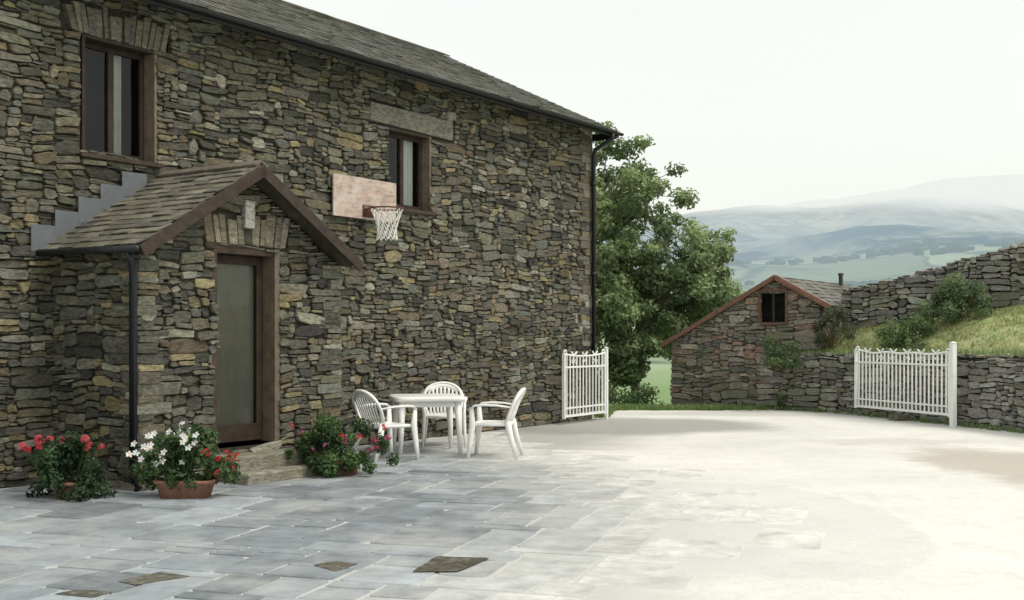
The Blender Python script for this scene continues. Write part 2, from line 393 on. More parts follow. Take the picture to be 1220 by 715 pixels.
edge=[(-18,-12),(18,-12),(12,8),(10,15),(9,19),(7,23.2)]
x=6.6
while x>1.9: edge.append((x,23.45+R.uniform(-.12,.12)+(.4 if x>4.4 else 0))); x-=.22
edge+=[(1.7,22.9),(1.5,22.0),(1.2,21.6),(-3,21.6),(-18,21.6)]
mb.add([(a,b,.004) for a,b in edge],[tuple(range(len(edge)))],(.6,.6,.6))
yd=mb.build('yard',M_CONC); tag(yd,kind='structure')

# paving slabs
mb=MB()
ang=math.radians(90-17); ux=Vector((math.cos(ang),math.sin(ang),0)); uy=Vector((-math.sin(ang),math.cos(ang),0))
O0=Vector((3.2,2.0,0))
bnd=[(5,.4),(6.6,1.2),(8.5,2.1),(10.3,2.3),(11.5,2.2),(13,1.9),(14.3,1.2),(16,.6),(17.6,.3),(18.6,.0),(19.5,-.5)]
def bx(y):
    if y<=bnd[0][0]: return .4
    for i in range(len(bnd)-1):
        if y<=bnd[i+1][0]:
            t=(y-bnd[i][0])/(bnd[i+1][0]-bnd[i][0]); return bnd[i][1]+t*(bnd[i+1][1]-bnd[i][1])
    return -9
c=.175; nu,nv=102,74
occ=[[False]*nu for _ in range(nv)]
pts_in=lambda q: q.x<bx(q.y) and q.y>3 and ((q.x-1.38)*.8302+(q.y-21)*-.5574)>.02
for j in range(nv):
    for i in range(nu):
        if occ[j][i]: continue
        h=R.choice([2,2,3,3,4]); w_=R.choice([2,3,4,4,5]); 
        ww=0
        while ww<w_ and i+ww<nu and not occ[j][i+ww]: ww+=1
        hh=1
        while hh<h and j+hh<nv and all(not occ[j+hh][i+q] for q in range(ww)): hh+=1
        for a in range(hh):
            for b_ in range(ww): occ[j+a][i+b_]=True
        cen=O0+ux*((i+ww/2)*c)+uy*((j+hh/2)*c)
        if not pts_in(cen): continue
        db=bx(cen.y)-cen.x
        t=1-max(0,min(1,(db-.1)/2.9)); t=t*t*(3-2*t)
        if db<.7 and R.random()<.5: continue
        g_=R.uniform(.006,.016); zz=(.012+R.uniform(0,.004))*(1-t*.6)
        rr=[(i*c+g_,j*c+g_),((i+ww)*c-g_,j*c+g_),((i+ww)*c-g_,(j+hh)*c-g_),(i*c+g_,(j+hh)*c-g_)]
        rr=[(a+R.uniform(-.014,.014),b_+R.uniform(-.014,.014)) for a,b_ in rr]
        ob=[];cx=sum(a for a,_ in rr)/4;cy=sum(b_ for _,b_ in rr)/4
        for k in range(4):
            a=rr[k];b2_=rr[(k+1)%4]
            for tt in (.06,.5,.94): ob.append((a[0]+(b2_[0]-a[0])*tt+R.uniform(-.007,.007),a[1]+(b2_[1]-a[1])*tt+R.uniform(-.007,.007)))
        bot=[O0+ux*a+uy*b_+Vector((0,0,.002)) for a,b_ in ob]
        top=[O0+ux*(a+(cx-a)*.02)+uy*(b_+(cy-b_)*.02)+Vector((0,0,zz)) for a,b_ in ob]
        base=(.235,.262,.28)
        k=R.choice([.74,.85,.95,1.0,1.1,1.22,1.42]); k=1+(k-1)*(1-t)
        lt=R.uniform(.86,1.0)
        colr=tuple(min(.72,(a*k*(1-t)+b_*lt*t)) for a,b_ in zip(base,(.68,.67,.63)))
        fs=[tuple(range(12,24))]+[(q,(q+1)%12,12+(q+1)%12,12+q) for q in range(12)]
        mb.add(bot+top,fs,colr)
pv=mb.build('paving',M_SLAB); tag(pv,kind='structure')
mb=MB()
for Q,cc in (([(-.507,7.895),(-.151,7.836),(-.343,7.39),(-.632,7.37)],(.085,.078,.058)),([(-1.29,7.6),(-1.158,7.72),(-1.0,7.636),(-1.11,7.39)],(.11,.10,.08)),([(-2.38,7.09),(-2.21,7.37),(-1.975,7.24),(-2.24,6.98)],(.12,.115,.09)),([(-2.63,6.73),(-2.55,6.86),(-2.3,6.8),(-2.37,6.65)],(.10,.095,.075))):
    pts=[]
    for k in range(4):
        a=Q[k];b_=Q[(k+1)%4]
        for tt in (.04,.2,.4,.6,.8,.96): pts.append((a[0]+(b_[0]-a[0])*tt+R.uniform(-.006,.006),a[1]+(b_[1]-a[1])*tt+R.uniform(-.006,.006),.0185))
    mb.add(pts,[tuple(range(len(pts)-1,-1,-1))],cc)
mo=mb.build('mossy_ground_patch',attr_mat('moss_dirt',nscale=14,namp=.6,bscale=50,bstr=.6,moss=(.22,.215,.19),mscale=7,mlo=.52,mhi=.75)); tag(mo,kind='structure')

# ------------------------------------------------------------------ HOUSE
house=empty('stone_house',(1.38,21,0),A_D,'long two-storey slate-roofed stone house with gabled porch','house')
HL=14.0
openings=[(-10.53,-9.58,3.41,4.65),(-5.62,-4.63,3.3,4.4)]
masks=openings+[(-10.8,-9.4,4.65,5.02),(-6.02,-4.06,4.4,4.72)]
def ins_house(u,v):
    x=u-HL; 
    for a,b,c_,d in masks:
        if a<x<b and c_<v<d: return False
    if -10.8<x<-8.15 and v<2.3: return False
    return True
mb=MB()
stones(mb,(-HL,0,0),(1,0,0),(0,0,1),(0,-1,0),HL,5.22,ins_house,PAL_HOUSE)
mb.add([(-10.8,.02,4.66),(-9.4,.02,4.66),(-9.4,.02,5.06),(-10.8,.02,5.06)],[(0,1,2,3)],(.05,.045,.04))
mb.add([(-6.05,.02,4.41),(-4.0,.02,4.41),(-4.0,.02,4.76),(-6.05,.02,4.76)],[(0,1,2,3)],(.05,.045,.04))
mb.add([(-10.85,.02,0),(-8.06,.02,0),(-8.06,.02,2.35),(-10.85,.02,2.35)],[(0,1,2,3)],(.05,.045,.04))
z=0; k=0
while z<5.1:
    h=R.uniform(.06,.15); wq=R.uniform(.2,.5)
    mb.box(-wq,.03,-.045-R.uniform(0,.02),.3,z+.004,z+h-.004,pick(PAL_HOUSE),.008); z+=h
gcol=(.15,.14,.12)
def gp(x): return [(x,0,0),(x,7.1,0),(x,7.1,5.2),(x,3.55,6.92),(x,0,5.2)]
mb.add(gp(0),[(0,1,2,3,4)],gcol); mb.add(gp(-HL),[(4,3,2,1,0)],gcol)
mb.add([(-HL,7.1,0),(0,7.1,0),(0,7.1,5.2),(-HL,7.1,5.2)],[(0,3,2,1)],gcol)
mb.build('wall',M_STONE,house)
mb=MB()
stones(mb,(.004,0,0),(0,1,0),(0,0,1),(1,0,0),7.1,6.9,lambda u,v: v<5.15+ (min(u,7.1-u))*.483,PAL_HOUSE,cw=.09,ch=.07)
mb.build('gable_wall',M_STONE,house)
# roof
mb=MB()
V1=Vector((0,4,1.93)).normalized(); N1=Vector((0,-V1.z,V1.y))
Or=Vector((-HL-.3,-.45,5.12)); U=Vector((1,0,0)); S=4.44
mb.obox(Or,U,V1,N1,0,HL+.6,0,S,-.07,0,(.08,.07,.06))
slates(mb,Or,U,V1,N1,HL+.6,S,.26,.19,cols=((.13,.13,.12),(.105,.108,.10),(.155,.15,.132),(.12,.122,.10)),th=.01,rg=.55)
V2=Vector((0,-4,1.93)).normalized(); N2=Vector((0,V2.z,-V2.y))
mb.obox(Vector((-HL-.3,7.55,5.12)),U,V2,N2,0,HL+.6,0,S,-.07,.012,(.12,.12,.11))
roof=mb.build('roof',M_SLATE,house)
mb=MB(); x=-HL-.3
while x<.25:
    l=.42; dz_=R.uniform(-.004,.006)
    mb.obox(Vector((x,3.55,7.075+dz_)),U,V1,N1,0,l-.01,-.16,.0,-.0,.025,(.14,.14,.125)); mb.obox(Vector((x,3.55,7.075+dz_)),U,V2,N2,0,l-.01,-.16,.0,-.0,.025,(.14,.14,.125)); x+=l
mb.build('ridge_tiles',M_SLATE,roof)
mb=MB(); dk=(.013,.014,.016)
gv=[];n=9
for x in (-HL-.3,.32):
    for k in range(n):
        th=math.pi*k/(n-1); gv.append((x,-.49-.044*math.cos(th),5.105-.044*math.sin(th)))
    for k in range(n):
        th=math.pi*(n-1-k)/(n-1); gv.append((x,-.49-.037*math.cos(th),5.105-.037*math.sin(th)))
m2=2*n
fs=[(k,(k+1)%m2,m2+(k+1)%m2,m2+k) for k in range(m2)]+[tuple(range(m2)),tuple(range(2*m2-1,m2-1,-1))]
mb.add(gv,fs,dk); mb.box(-HL-.3,.3,-.44,-.42,5.03,5.11,dk)
mb.build('gutter',M_METAL,house)
mb=MB(); mb.box(-HL-.28,.28,-.42,-.03,5.15,5.165,(.05,.045,.035)); mb.box(.26,.29,-.4,.1,5.02,5.14,dk)
mb.build('soffit',M_WOOD,house)
mb=MB(); mb.tube([(-.02,-.49,5.06),(-.02,-.48,4.98),(-.03,-.14,4.8),(-.03,-.11,4.7),(-.03,-.11,.2),(-.03,-.18,.1)],.038,dk,10)
for z in (4.2,2.6,1.0): mb.tube([(-.03,-.11,z-.03),(-.03,-.11,z+.03)],.05,dk,10)
mb.build('downpipe',M_METAL,house,True)

BR=(.042,.031,.025); TAN=(.17,.135,.10)
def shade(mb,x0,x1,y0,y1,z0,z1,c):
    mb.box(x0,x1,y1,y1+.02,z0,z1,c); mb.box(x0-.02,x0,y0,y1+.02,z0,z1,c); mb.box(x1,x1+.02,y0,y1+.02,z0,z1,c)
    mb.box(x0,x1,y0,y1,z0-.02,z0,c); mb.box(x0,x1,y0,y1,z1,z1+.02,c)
def window(x0,x1,z0,z1,dep,curt,gl=(.035,.035,.035)):
    mb=MB(); t=.03; e=.008
    mb.box(x0-e,x0+t,-.02,dep+.05,z0,z1,BR); mb.box(x1-t,x1+e,-.022,dep+.05,z0,z1,TAN)
    mb.box(x0+t,x1-t,-.015,dep+.05,z1-t,z1+.01,BR)
    wn=mb.build('window',M_WOOD,house,bevel=.004)
    mb=MB(); f=.055; a,b_=x0+t,x1-t; y0,y1=dep-.05,dep
    mb.box(a,a+f,y0,y1,z0,z1-t,BR); mb.box(b_-f,b_,y0,y1,z0,z1-t,BR)
    mid=a+(b_-a)*.5
    mb.box(a+f,b_-f,y0,y1,z1-t-f,z1-t,BR); mb.box(a+f,b_-f,y0,y1,z0,z0+f+.02,BR); mb.box(mid-.035,mid+.035,y0-.004,y1,z0+f+.02,z1-t-f,BR)
    mb.build('frame',M_WOOD,wn,bevel=.004)
    mb=MB(); mb.add([(a+f,dep-.02,z0+f),(b_-f,dep-.02,z0+f),(b_-f,dep-.02,z1-t-f),(a+f,dep-.02,z1-t-f)],[(0,1,2,3)],(1,1,1)); mb.build('pane',M_GLASS,wn)
    mb=MB(); mb.box(x0-.05,x1+.05,-.075,dep+.02,z0-.05,z0-.001,(.06,.045,.034)); mb.build('sill',M_WOOD,wn,bevel=.005)
    mb=MB()
    for (c0,c1) in curt:
        vs=[];n=14
        for k in range(n+1):
            x=c0+(c1-c0)*k/n; y=dep+.05+.015*math.sin(k*1.9)
            vs+= [(x,y,z0),(x,y,z1)]
        mb.add(vs,[(2*k,2*k+2,2*k+3,2*k+1) for k in range(n)],(.88,.89,.87))
    mb.build('curtain',M_CLOTH,wn)
    mb=MB(); shade(mb,x0-.12,x1+.12,dep+.07,dep+.4,z0-.1,z1+.1,gl); mb.build('painted_room_shade',M_DARK,wn)  # dark box behind the pane, painted as the unlit room
    return wn
window(-10.53,-9.58,3.41,4.65,.2,[(-9.95,-9.84)])
window(-5.62,-4.63,3.3,4.4,.17,[(-5.54,-5.30),(-5.08,-4.74)])
def voussoirs(name,xc,half,z0,z1,n,y,fan,pal,parent,keycol=None):
    mb=MB(); xs_=[-half+2*half*(k+R.uniform(-.15,.15)*(0<k<n))/n for k in range(n+1)]
    for k in range(n):
        a=xs_[k]+.006; b_=xs_[k+1]-.006
        hh=z1-z0+R.uniform(-.07,.04)
        sh=lambda x:x*fan
        y0=y-R.uniform(.015,.05)
        col=pick(pal)
        vs=[(xc+a,y0,z0),(xc+b_,y0,z0),(xc+b_+sh(b_),y0,z0+hh),(xc+a+sh(a),y0,z0+hh),(xc+a,y+.15,z0),(xc+b_,y+.15,z0),(xc+b_+sh(b_),y+.15,z0+hh),(xc+a+sh(a),y+.15,z0+hh)]
        vs=[(p[0]+R.uniform(-.009,.009),p[1],p[2]+R.uniform(-.01,.01)) for p in vs]
        mb.add(vs,[(0,1,2,3),(3,2,6,7),(0,3,7,4),(1,5,6,2),(0,4,5,1)],col)
    return mb.build(name,M_STONE,parent,bevel=.006)
PW=[((.16,.142,.11),3),((.13,.12,.10),3),((.10,.095,.085),2),((.19,.17,.13),1)]
voussoirs('window_arch',-10.08,.6,4.655,4.97,15,-.01,.15,PW,house)
mb=MB(); mb.box(-6.0,-4.08,-.05,.12,4.43,4.69,(.18,.17,.14),.02); mb.build('window_lintel',M_STONE,house,bevel=.015)

# porch
px0,px1,py=-10.85,-8.065,-1.3; pc=-9.5
def ptop(x): return 3.25-.6013*abs(x-pc)-.07
def ins_p(u,v):
    x=px0+u
    if -9.92<x<-9.0 and .34<v<2.45: return False
    if -10.06<x<-8.84 and 2.45<v<2.8: return False
    return v<ptop(x)
mb=MB()
stones(mb,(px0,py,0),(1,0,0),(0,0,1),(0,-1,0),px1-px0,3.25,ins_p,PAL_HOUSE,hw=(3,5,5,3,1))
stones(mb,(px0,0,0),(0,-1,0),(0,0,1),(-1,0,0),1.3,2.35,lambda u,v:True,PAL_HOUSE)
stones(mb,(px1,py,0),(0,1,0),(0,0,1),(1,0,0),1.3,2.35,lambda u,v:True,PAL_HOUSE,cw=.08,ch=.06)
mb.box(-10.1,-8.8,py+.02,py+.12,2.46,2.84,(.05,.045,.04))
for (xa,sg) in ((px0,1),(px1,-1)):
    z=0
    while z<2.28:
        h=R.uniform(.05,.13); wq=R.uniform(.12,.36); wd_=R.uniform(.15,.38)
        a=xa-.035*sg-R.uniform(-.01,.012)*sg; b_=xa+wq*sg
        mb.box(min(a,b_),max(a,b_),py-.04-R.uniform(0,.02),py+wd_,z+.004,min(2.3,z+h)-.004,pick(PAL_HOUSE),.009); z+=h
mb.build('porch_wall',M_STONE,house)
voussoirs('door_arch',-9.45,.56,2.455,2.77,11,py,.12,[((.20,.175,.125),3),((.15,.135,.105),2),((.23,.205,.16),2),((.09,.085,.07),1)],house)
mb=MB(); mb.box(-9.55,-9.41,py-.09,py-.02,2.63,2.92,(.36,.355,.32),.008); mb.build('keystone',M_STONE,house,bevel=.012)
mb=MB()
a,b_=1.54,.926; l=math.hypot(a,b_); PVl=Vector((a,0,b_))/l; PNl=Vector((-b_,0,a))/l; PVr=Vector((-a,0,b_))/l; PNr=Vector((b_,0,a))/l
OL=Vector((pc-a,0,3.27-b_)); OR=Vector((pc+a,-1.58,3.27-b_))
mb.obox(OL,Vector((0,-1,0)),PVl,PNl,0,1.58,0,l,-.05,0,(.06,.05,.04)); mb.obox(OR,Vector((0,1,0)),PVr,PNr,0,1.58,0,l,-.05,0,(.06,.05,.04))
pcs=((.17,.155,.12),(.14,.13,.102),(.20,.185,.145),(.12,.115,.10))
slates(mb,OL,(0,-1,0),PVl,PNl,1.58,l,.24,.125,pcs,.012); slates(mb,OR,(0,1,0),PVr,PNr,1.58,l,.24,.125,pcs,.012)
pr=mb.build('porch_roof',M_SLATE,house)
mb=MB(); y=-1.58
while y<-.05:
    mb.obox(Vector((pc,y,3.315)),Vector((0,1,0)),PVl,PNl,0,.36,-.1,.01,-.01,.015,(.16,.14,.11)); mb.obox(Vector((pc,y,3.315)),Vector((0,1,0)),PVr,PNr,0,.36,-.1,.01,-.01,.015,(.16,.14,.11)); y+=.375
mb.build('ridge_tiles',M_SLATE,pr)
for q in (0,1):
    mb=MB()
    if q==0: mb.obox(OL,Vector((0,-1,0)),PVl,PNl,1.584,1.612,-.03,l+.005,-.105,.012,(.05,.037,.03))
    else: mb.obox(OR,Vector((0,1,0)),PVr,PNr,-.032,-.004,-.03,l+.005,-.105,.012,(.05,.037,.03))
    mb.build('bargeboard',M_WOOD,pr,bevel=.004)
for q in (0,1):
    mb=MB(); 
    for k in range(6):
        x=pc-a+.0+k*.27; zb=3.27-b_+.6013*(k*.27)
        if x+.27>pc+.05: break
        if q==0: mb.box(x-.12,x+.2,-.066-.003*k,-.056-.003*k,zb+.0,zb+.27,(.13,.145,.155))
        else:
            xr=2*pc-x; mb.box(xr-.2,xr+.12,-.066-.003*k,-.056-.003*k,zb,zb+.27,(.13,.145,.155))
    mb.build('lead_flashing',M_METAL,house,bevel=.003)
mb=MB(); gx=pc-a-.04; gz=2.33
mb.tube([(gx,-.06,gz),(gx,-1.6,gz-.02)],.036,dk,8); mb.tube([(gx+.01,-1.42,gz-.02),(gx+.05,-1.42,gz-.1),(gx+.08,-1.42,gz-.2),(gx+.08,-1.42,.12),(gx+.07,-1.5,.06)],.038,(.012,.014,.02),10)
mb.build('porch_gutter',M_METAL,house,True)
# door
mb=MB(); dx0,dx1,dz0,dz1=-9.92,-9.0,.35,2.44; dy=py+.2; DB=(.042,.03,.023)
fw=.09
mb.box(dx0+.06,dx0+.06+fw,dy-.04,dy,dz0+.02,dz1-.09,DB); mb.box(dx1-.06-fw,dx1-.06,dy-.04,dy,dz0+.02,dz1-.09,DB)
mb.box(dx0+.06+fw,dx1-.06-fw,dy-.04,dy,dz0+.02,dz0+.2,DB); mb.box(dx0+.06+fw,dx1-.06-fw,dy-.04,dy,dz1-.18,dz1-.09,DB)
door=mb.build('door',M_WOOD,house,bevel=.004); door['label']='dark brown glazed timber door, closed'
mb=MB(); mb.box(dx0-.02,dx0+.055,py-.012,dy+.02,dz0,dz1,(.06,.045,.035)); mb.box(dx1-.055,dx1+.02,py-.018,dy+.02,dz0,dz1,(.14,.11,.08)); mb.box(dx0+.055,dx1-.055,py+.0,dy+.02,dz1-.085,dz1,(.055,.04,.03))
mb.build('frame',M_WOOD,door,bevel=.004)
mb=MB(); mb.add([(dx0+.14,dy-.02,dz0+.18),(dx1-.14,dy-.02,dz0+.18),(dx1-.14,dy-.02,dz1-.17),(dx0+.14,dy-.02,dz1-.17)],[(0,1,2,3)],(1,1,1)); mb.build('pane',M_GLASS,door)
mb=MB(); mb.tube([(dx0+.11,dy-.045,1.38),(dx0+.11,dy-.09,1.38),(dx0+.2,dy-.09,1.38)],.01,(.2,.17,.1),8); mb.build('handle',M_METAL,door,True)
mb=MB(); vs=[];n=20
for k in range(n+1):
    x=dx0+.1+(dx1-dx0-.2)*k/n; y=dy+.02+.006*math.sin(k*1.9); vs+=[(x,y,dz0+.1),(x,y,dz1-.12)]
mb.add(vs,[(2*k,2*k+2,2*k+3,2*k+1) for k in range(n)],(.32,.30,.255)); mb.build('curtain',M_CLOTH,door)  # cloth added behind the door glass to set the pane's paler tone
mb=MB(); mb.box(-10.0,-8.5,py-.60,py-.34,.0,.12,(.27,.25,.20),.01); mb.box(-9.0,-8.5,py-.335,py-.0,.0,.12,(.25,.235,.19),.01); mb.box(-9.95,-8.9,py-.33,py+.16,.005,.27,(.25,.235,.19),.01)
mb.build('door_step',M_DRY,house,bevel=.02)

# ------------------------------------------------------------------ basketball hoop
Wd=lambda t,p,z:(1.38-.5574*t+.8302*p,21-.8302*t-.5574*p,z)
hoop=empty('basketball_hoop',Wd(6.15,.06,3.05),A_D,'weathered plywood basketball board with netted hoop on house wall','basketball hoop')
mb=MB(); mb.box(-.64,.64,-.035,-.012,0.02,.57,(.42,.325,.275)); mb.build('backboard',attr_mat('plywood',rough=.85,nscale=3.5,namp=.45,bstr=.1,moss=(.54,.475,.43),mscale=4,mlo=.45,mhi=.62,strat=7),hoop,bevel=.003)
for q in (-.6,.5):
    mb=MB(); mb.box(q,q+.1,-.012,.03,0.05,.5,TAN); mb.build('batten',M_WOOD,hoop)
mb=MB(); rc=(.05,-.36,.15); rr=.225
mb.tube([(rc[0]+rr*math.cos(k*math.pi/16),rc[1]+rr*math.sin(k*math.pi/16),rc[2]) for k in range(33)],.011,(.10,.03,.02),8,cap=False)
mb.tube([(rc[0]-.08,rc[1]+.2,rc[2]),(rc[0]-.08,-.03,rc[2])],.012,(.1,.03,.02)); mb.tube([(rc[0]+.08,rc[1]+.2,rc[2]),(rc[0]+.08,-.03,rc[2])],.012,(.1,.03,.02))
mb.box(rc[0]-.12,rc[0]+.12,-.05,-.035,rc[2]-.1,rc[2]+.06,(.1,.03,.02))
mb.build('rim',M_METAL,hoop,True)
mb=MB(); lv=[(.22,0),(.18,-.09),(.15,-.18),(.125,-.27),(.13,-.36),(.14,-.42)]
for s in (1,-1):
    for k in range(12):
        mb.tube([(rc[0]+r_*math.cos((k+s*.5*i)*math.pi/6),rc[1]+r_*math.sin((k+s*.5*i)*math.pi/6),rc[2]+z) for i,(r_,z) in enumerate(lv)],.0075,(.85,.85,.80),5)
mb.build('net',M_CLOTH,hoop)

# ------------------------------------------------------------------ shed
shed=empty('stone_outbuilding',(5.4,24,-.1),A_D,'small gabled stone outbuilding with slate roof and little window','outbuilding')
mb=MB()
stop=lambda y: 2.76-.55*abs(y)
def ins_s(u,v):
    y=2.36-u
    if -.215<y<.327 and 1.86<v<2.5: return False
    return v<stop(y)
stones(mb,(0,2.36,0),(0,-1,0),(0,0,1),(-1,0,0),3.3,2.8,ins_s,PAL_SHED,cw=.06,ch=.04,mortar=(.08,.07,.06))
gc=(.2,.17,.15)
mb.add([(0,-.95,0),(4.5,-.95,0),(4.5,-.95,2.2),(0,-.95,2.2)],[(0,1,2,3)],gc)
mb.add([(0,2.36,0),(4.5,2.36,0),(4.5,2.36,1.42),(0,2.36,1.42)],[(3,2,1,0)],gc)
mb.add([(4.5,-.95,0),(4.5,2.36,0),(4.5,2.36,1.42),(4.5,0,2.72),(4.5,-.95,2.2)],[(0,1,2,3,4)],gc)
mb.build('wall',M_DRY,shed)
sc=((.15,.15,.135),(.125,.125,.115),(.18,.17,.15))
mb=MB(); V=Vector((0,1,.55)).normalized(); Nn=Vector((0,-V.z,V.y)); O=Vector((-.1,-1.1,2.8-.605)); 
mb.obox(O,Vector((1,0,0)),V,Nn,0,4.7,0,1.1/V.y,-.05,0,(.1,.09,.08)); slates(mb,O,(1,0,0),V,Nn,4.7,1.1/V.y,.25,.17,sc)
V=Vector((0,-1,.55)).normalized(); Nn=Vector((0,V.z,-V.y)); O=Vector((4.6,2.52,2.8-1.386))
mb.obox(O,Vector((-1,0,0)),V,Nn,0,4.7,0,2.52/-V.y,-.05,0,(.1,.09,.08)); slates(mb,O,(-1,0,0),V,Nn,4.7,2.52/-V.y,.25,.17,sc)
sr=mb.build('roof',M_SLATE,shed)
OB=(.20,.105,.075); WB=(.14,.085,.065)
for sg,ln in ((1,2.56),(-1,1.14)):
    mb=MB()
    V=Vector((0,sg,-.55)).normalized(); Nn=Vector((0,sg*.55,1)).normalized()
    mb.obox(Vector((-.135,0,2.805)),Vector((1,0,0)),V,Nn,0,.03,0,ln*1.141,-.06,.01,OB)
    mb.obox(Vector((-.105,0,2.82)),Vector((1,0,0)),V,Nn,0,.15,0,ln*1.141,.0,.025,(.20,.13,.10))
    mb.build('verge_board',M_WOOD,sr,bevel=.006)
mb=MB(); mb.tube([(3.6,-.15,2.65),(3.6,-.15,3.0)],.05,(.05,.04,.04),10); mb.tube([(3.6,-.15,2.98),(3.6,-.15,3.03)],.065,(.09,.05,.045),10); mb.build('flue_pipe',M_METAL,sr)
mb=MB(); y0,y1,z0,z1=-.215,.327,1.86,2.5; f=.04
for q in ((y0-f,y0+.01,z0-f,z1+f),(y1-.01,y1+f,z0-f,z1+f)): mb.box(-.06,.05,q[0],q[1],q[2],q[3],WB)
mb.box(-.065,.05,y0,y1,z1-.01,z1+f+.01,WB); mb.box(-.09,.05,y0,y1,z0-f,z0+.01,WB)
mb.box(-.02,.03,(y0+y1)/2-.02,(y0+y1)/2+.02,z0+.01,z1-.01,(.05,.04,.03))
wn=mb.build('window',M_WOOD,shed,bevel=.005)
mb=MB(); mb.add([(.01,y0,z0),(.01,y1,z0),(.01,y1,z1),(.01,y0,z1)],[(3,2,1,0)],(1,1,1)); mb.build('pane',M_GLASS,wn)
mb=MB(); mb.box(.3,.33,y0-.2,y1+.2,z0-.2,z1+.1,(.03,.03,.03)); mb.build('painted_room_shade',M_DARK,wn)  # near-black sheet behind the small pane, painted as interior darkness

# ------------------------------------------------------------------ dry stone walls
def lerp(a,b,t): return a+(b-a)*t
def drywall(name,pts,label,th=.42,cw=.06,ch=.038,pal=PAL_DRY,z0off=-.1,cap=.12):
    base=Vector((pts[0][0],pts[0][1],0)); e=empty(name,base,0,label,'wall')
    mb=MB(); cp=MB()
    for i in range(len(pts)-1):
        x0,y0,b0,t0=pts[i]; x1,y1,b1,t1=pts[i+1]
        P=Vector((x0,y0,0))-base; D=Vector((x1-x0,y1-y0,0)); Ln=D.length; D.normalize(); Nn=Vector((D.y,-D.x,0))
        zb=min(b0,b1)+z0off; H=max(t0,t1)-zb
        f=lambda u,v: (lerp(b0,b1,u/Ln)-.15)<v+zb<lerp(t0,t1,u/Ln)+.03*math.sin(u*3)
        stones(mb,P+Vector((0,0,zb)),D,(0,0,1),Nn,Ln,H,f,pal,cw=cw,ch=ch,dep=(.01,.085),gap=.005,mortar=(.03,.028,.025),warp=.03,hw=(3,6,4,2,.6))
        q=[(0,b0+z0off),(Ln,b1+z0off),(Ln,t1-.04),(0,t0-.04)]
        fr=[P+D*a+Vector((0,0,z))-Nn*.02 for a,z in q]; bk=[p-Nn*th for p in fr]
        mb.add(fr+bk,[(3,2,6,7),(4,7,6,5),(0,3,7,4),(1,5,6,2)],(.12,.115,.10))
        u=0
        while u<Ln:
            s=R.uniform(.06,.15); hz_=cap*R.uniform(.5,1.1)
            c_=P+D*(u+s)-Nn*(th*.45+R.uniform(-.04,.04)); z=lerp(t0,t1,min(1,u/Ln))+hz_*.4
            rock(cp,(c_.x,c_.y,z),(s,th*.52*R.uniform(.8,1.1),hz_),math.atan2(D.y,D.x)+R.uniform(-.2,.2),pick(pal),.2)
            u+=2*s*R.uniform(.8,1.0)
    mb.build('wall_face',M_DRY,e); cp.build('coping',M_DRY,e)
    return e
LW=[(5.08,24.25,0,1.08),(6.35,22.8,0,1.12),(7.1,20.8,0,1.14),(7.87,18.3,0,1.16),(8.7,14.5,0,1.2),(9.6,9.5,0,1.2)]
drywall('dry_stone_retaining_wall',LW,'low grey dry stone wall holding back the grassy bank',th=.4,cap=.05)
UW=[(6.72,23.95,1.3,2.38),(8.2,22.75,1.6,2.78),(9.4,21.8,1.8,3.18),(11.5,20.1,2.0,3.55)]
drywall('dry_stone_field_wall',UW,'taller dry stone wall along the top of the bank',th=.45,z0off=-.2,cap=.06)

# bank
mb=MB(); nK=70
def along(P,t):
    n=len(P)-1; f=min(n-1e-6,t*n); i=int(f); k=f-i
    return tuple(lerp(P[i][q],P[i+1][q],k) for q in range(3))
La=[(5.3,24.42,1.05),(6.6,23.05,1.12),(7.35,20.95,1.16),(8.12,18.5,1.18),(8.95,14.5,1.2),(9.85,9.5,1.2)]
Ua=[(6.0,24.6,1.5),(7.0,24.0,1.65),(8.4,22.95,1.9),(9.6,22.0,2.1),(12.5,19.6,2.2),(14,12,2.2)]
Fa=[(9.4,30,1.2),(12,30,1.6),(15,28,2.0),(18,26,2.2),(24,18,2.4),(24,9,2.4)]
M_=14
for k in range(nK+1):
    t=k/nK; a=Vector(along(La,t)); b_=Vector(along(Ua,t)); c_=Vector(along(Fa,t))
    row=[Vector((a.x,a.y,-.2))]
    for q in range(M_+1):
        s=q/M_; v=a.lerp(b_,s); v.z+=.12*math.sin(s*math.pi)+.06*noise.noise(v*1.7)*min(1,4*s); row.append(v)
    row.append(c_); row.append(Vector((c_.x+6,c_.y+3,-.5)))
    mb.v.extend([tuple(v) for v in row])
w_=M_+4
for k in range(nK):
    for q in range(w_-1): mb.f.append((k*w_+q,k*w_+q+1,(k+1)*w_+q+1,(k+1)*w_+q))
mb.c=[(.30,.36,.16)]*len(mb.v)
bank=mb.build('grass_bank',attr_mat('bank_turf',nscale=6,namp=.4,bscale=20,bstr=.7,bdist=.03,moss=(.42,.41,.22),mscale=2,mlo=.43,mhi=.63),None,True); tag(bank,kind='structure')

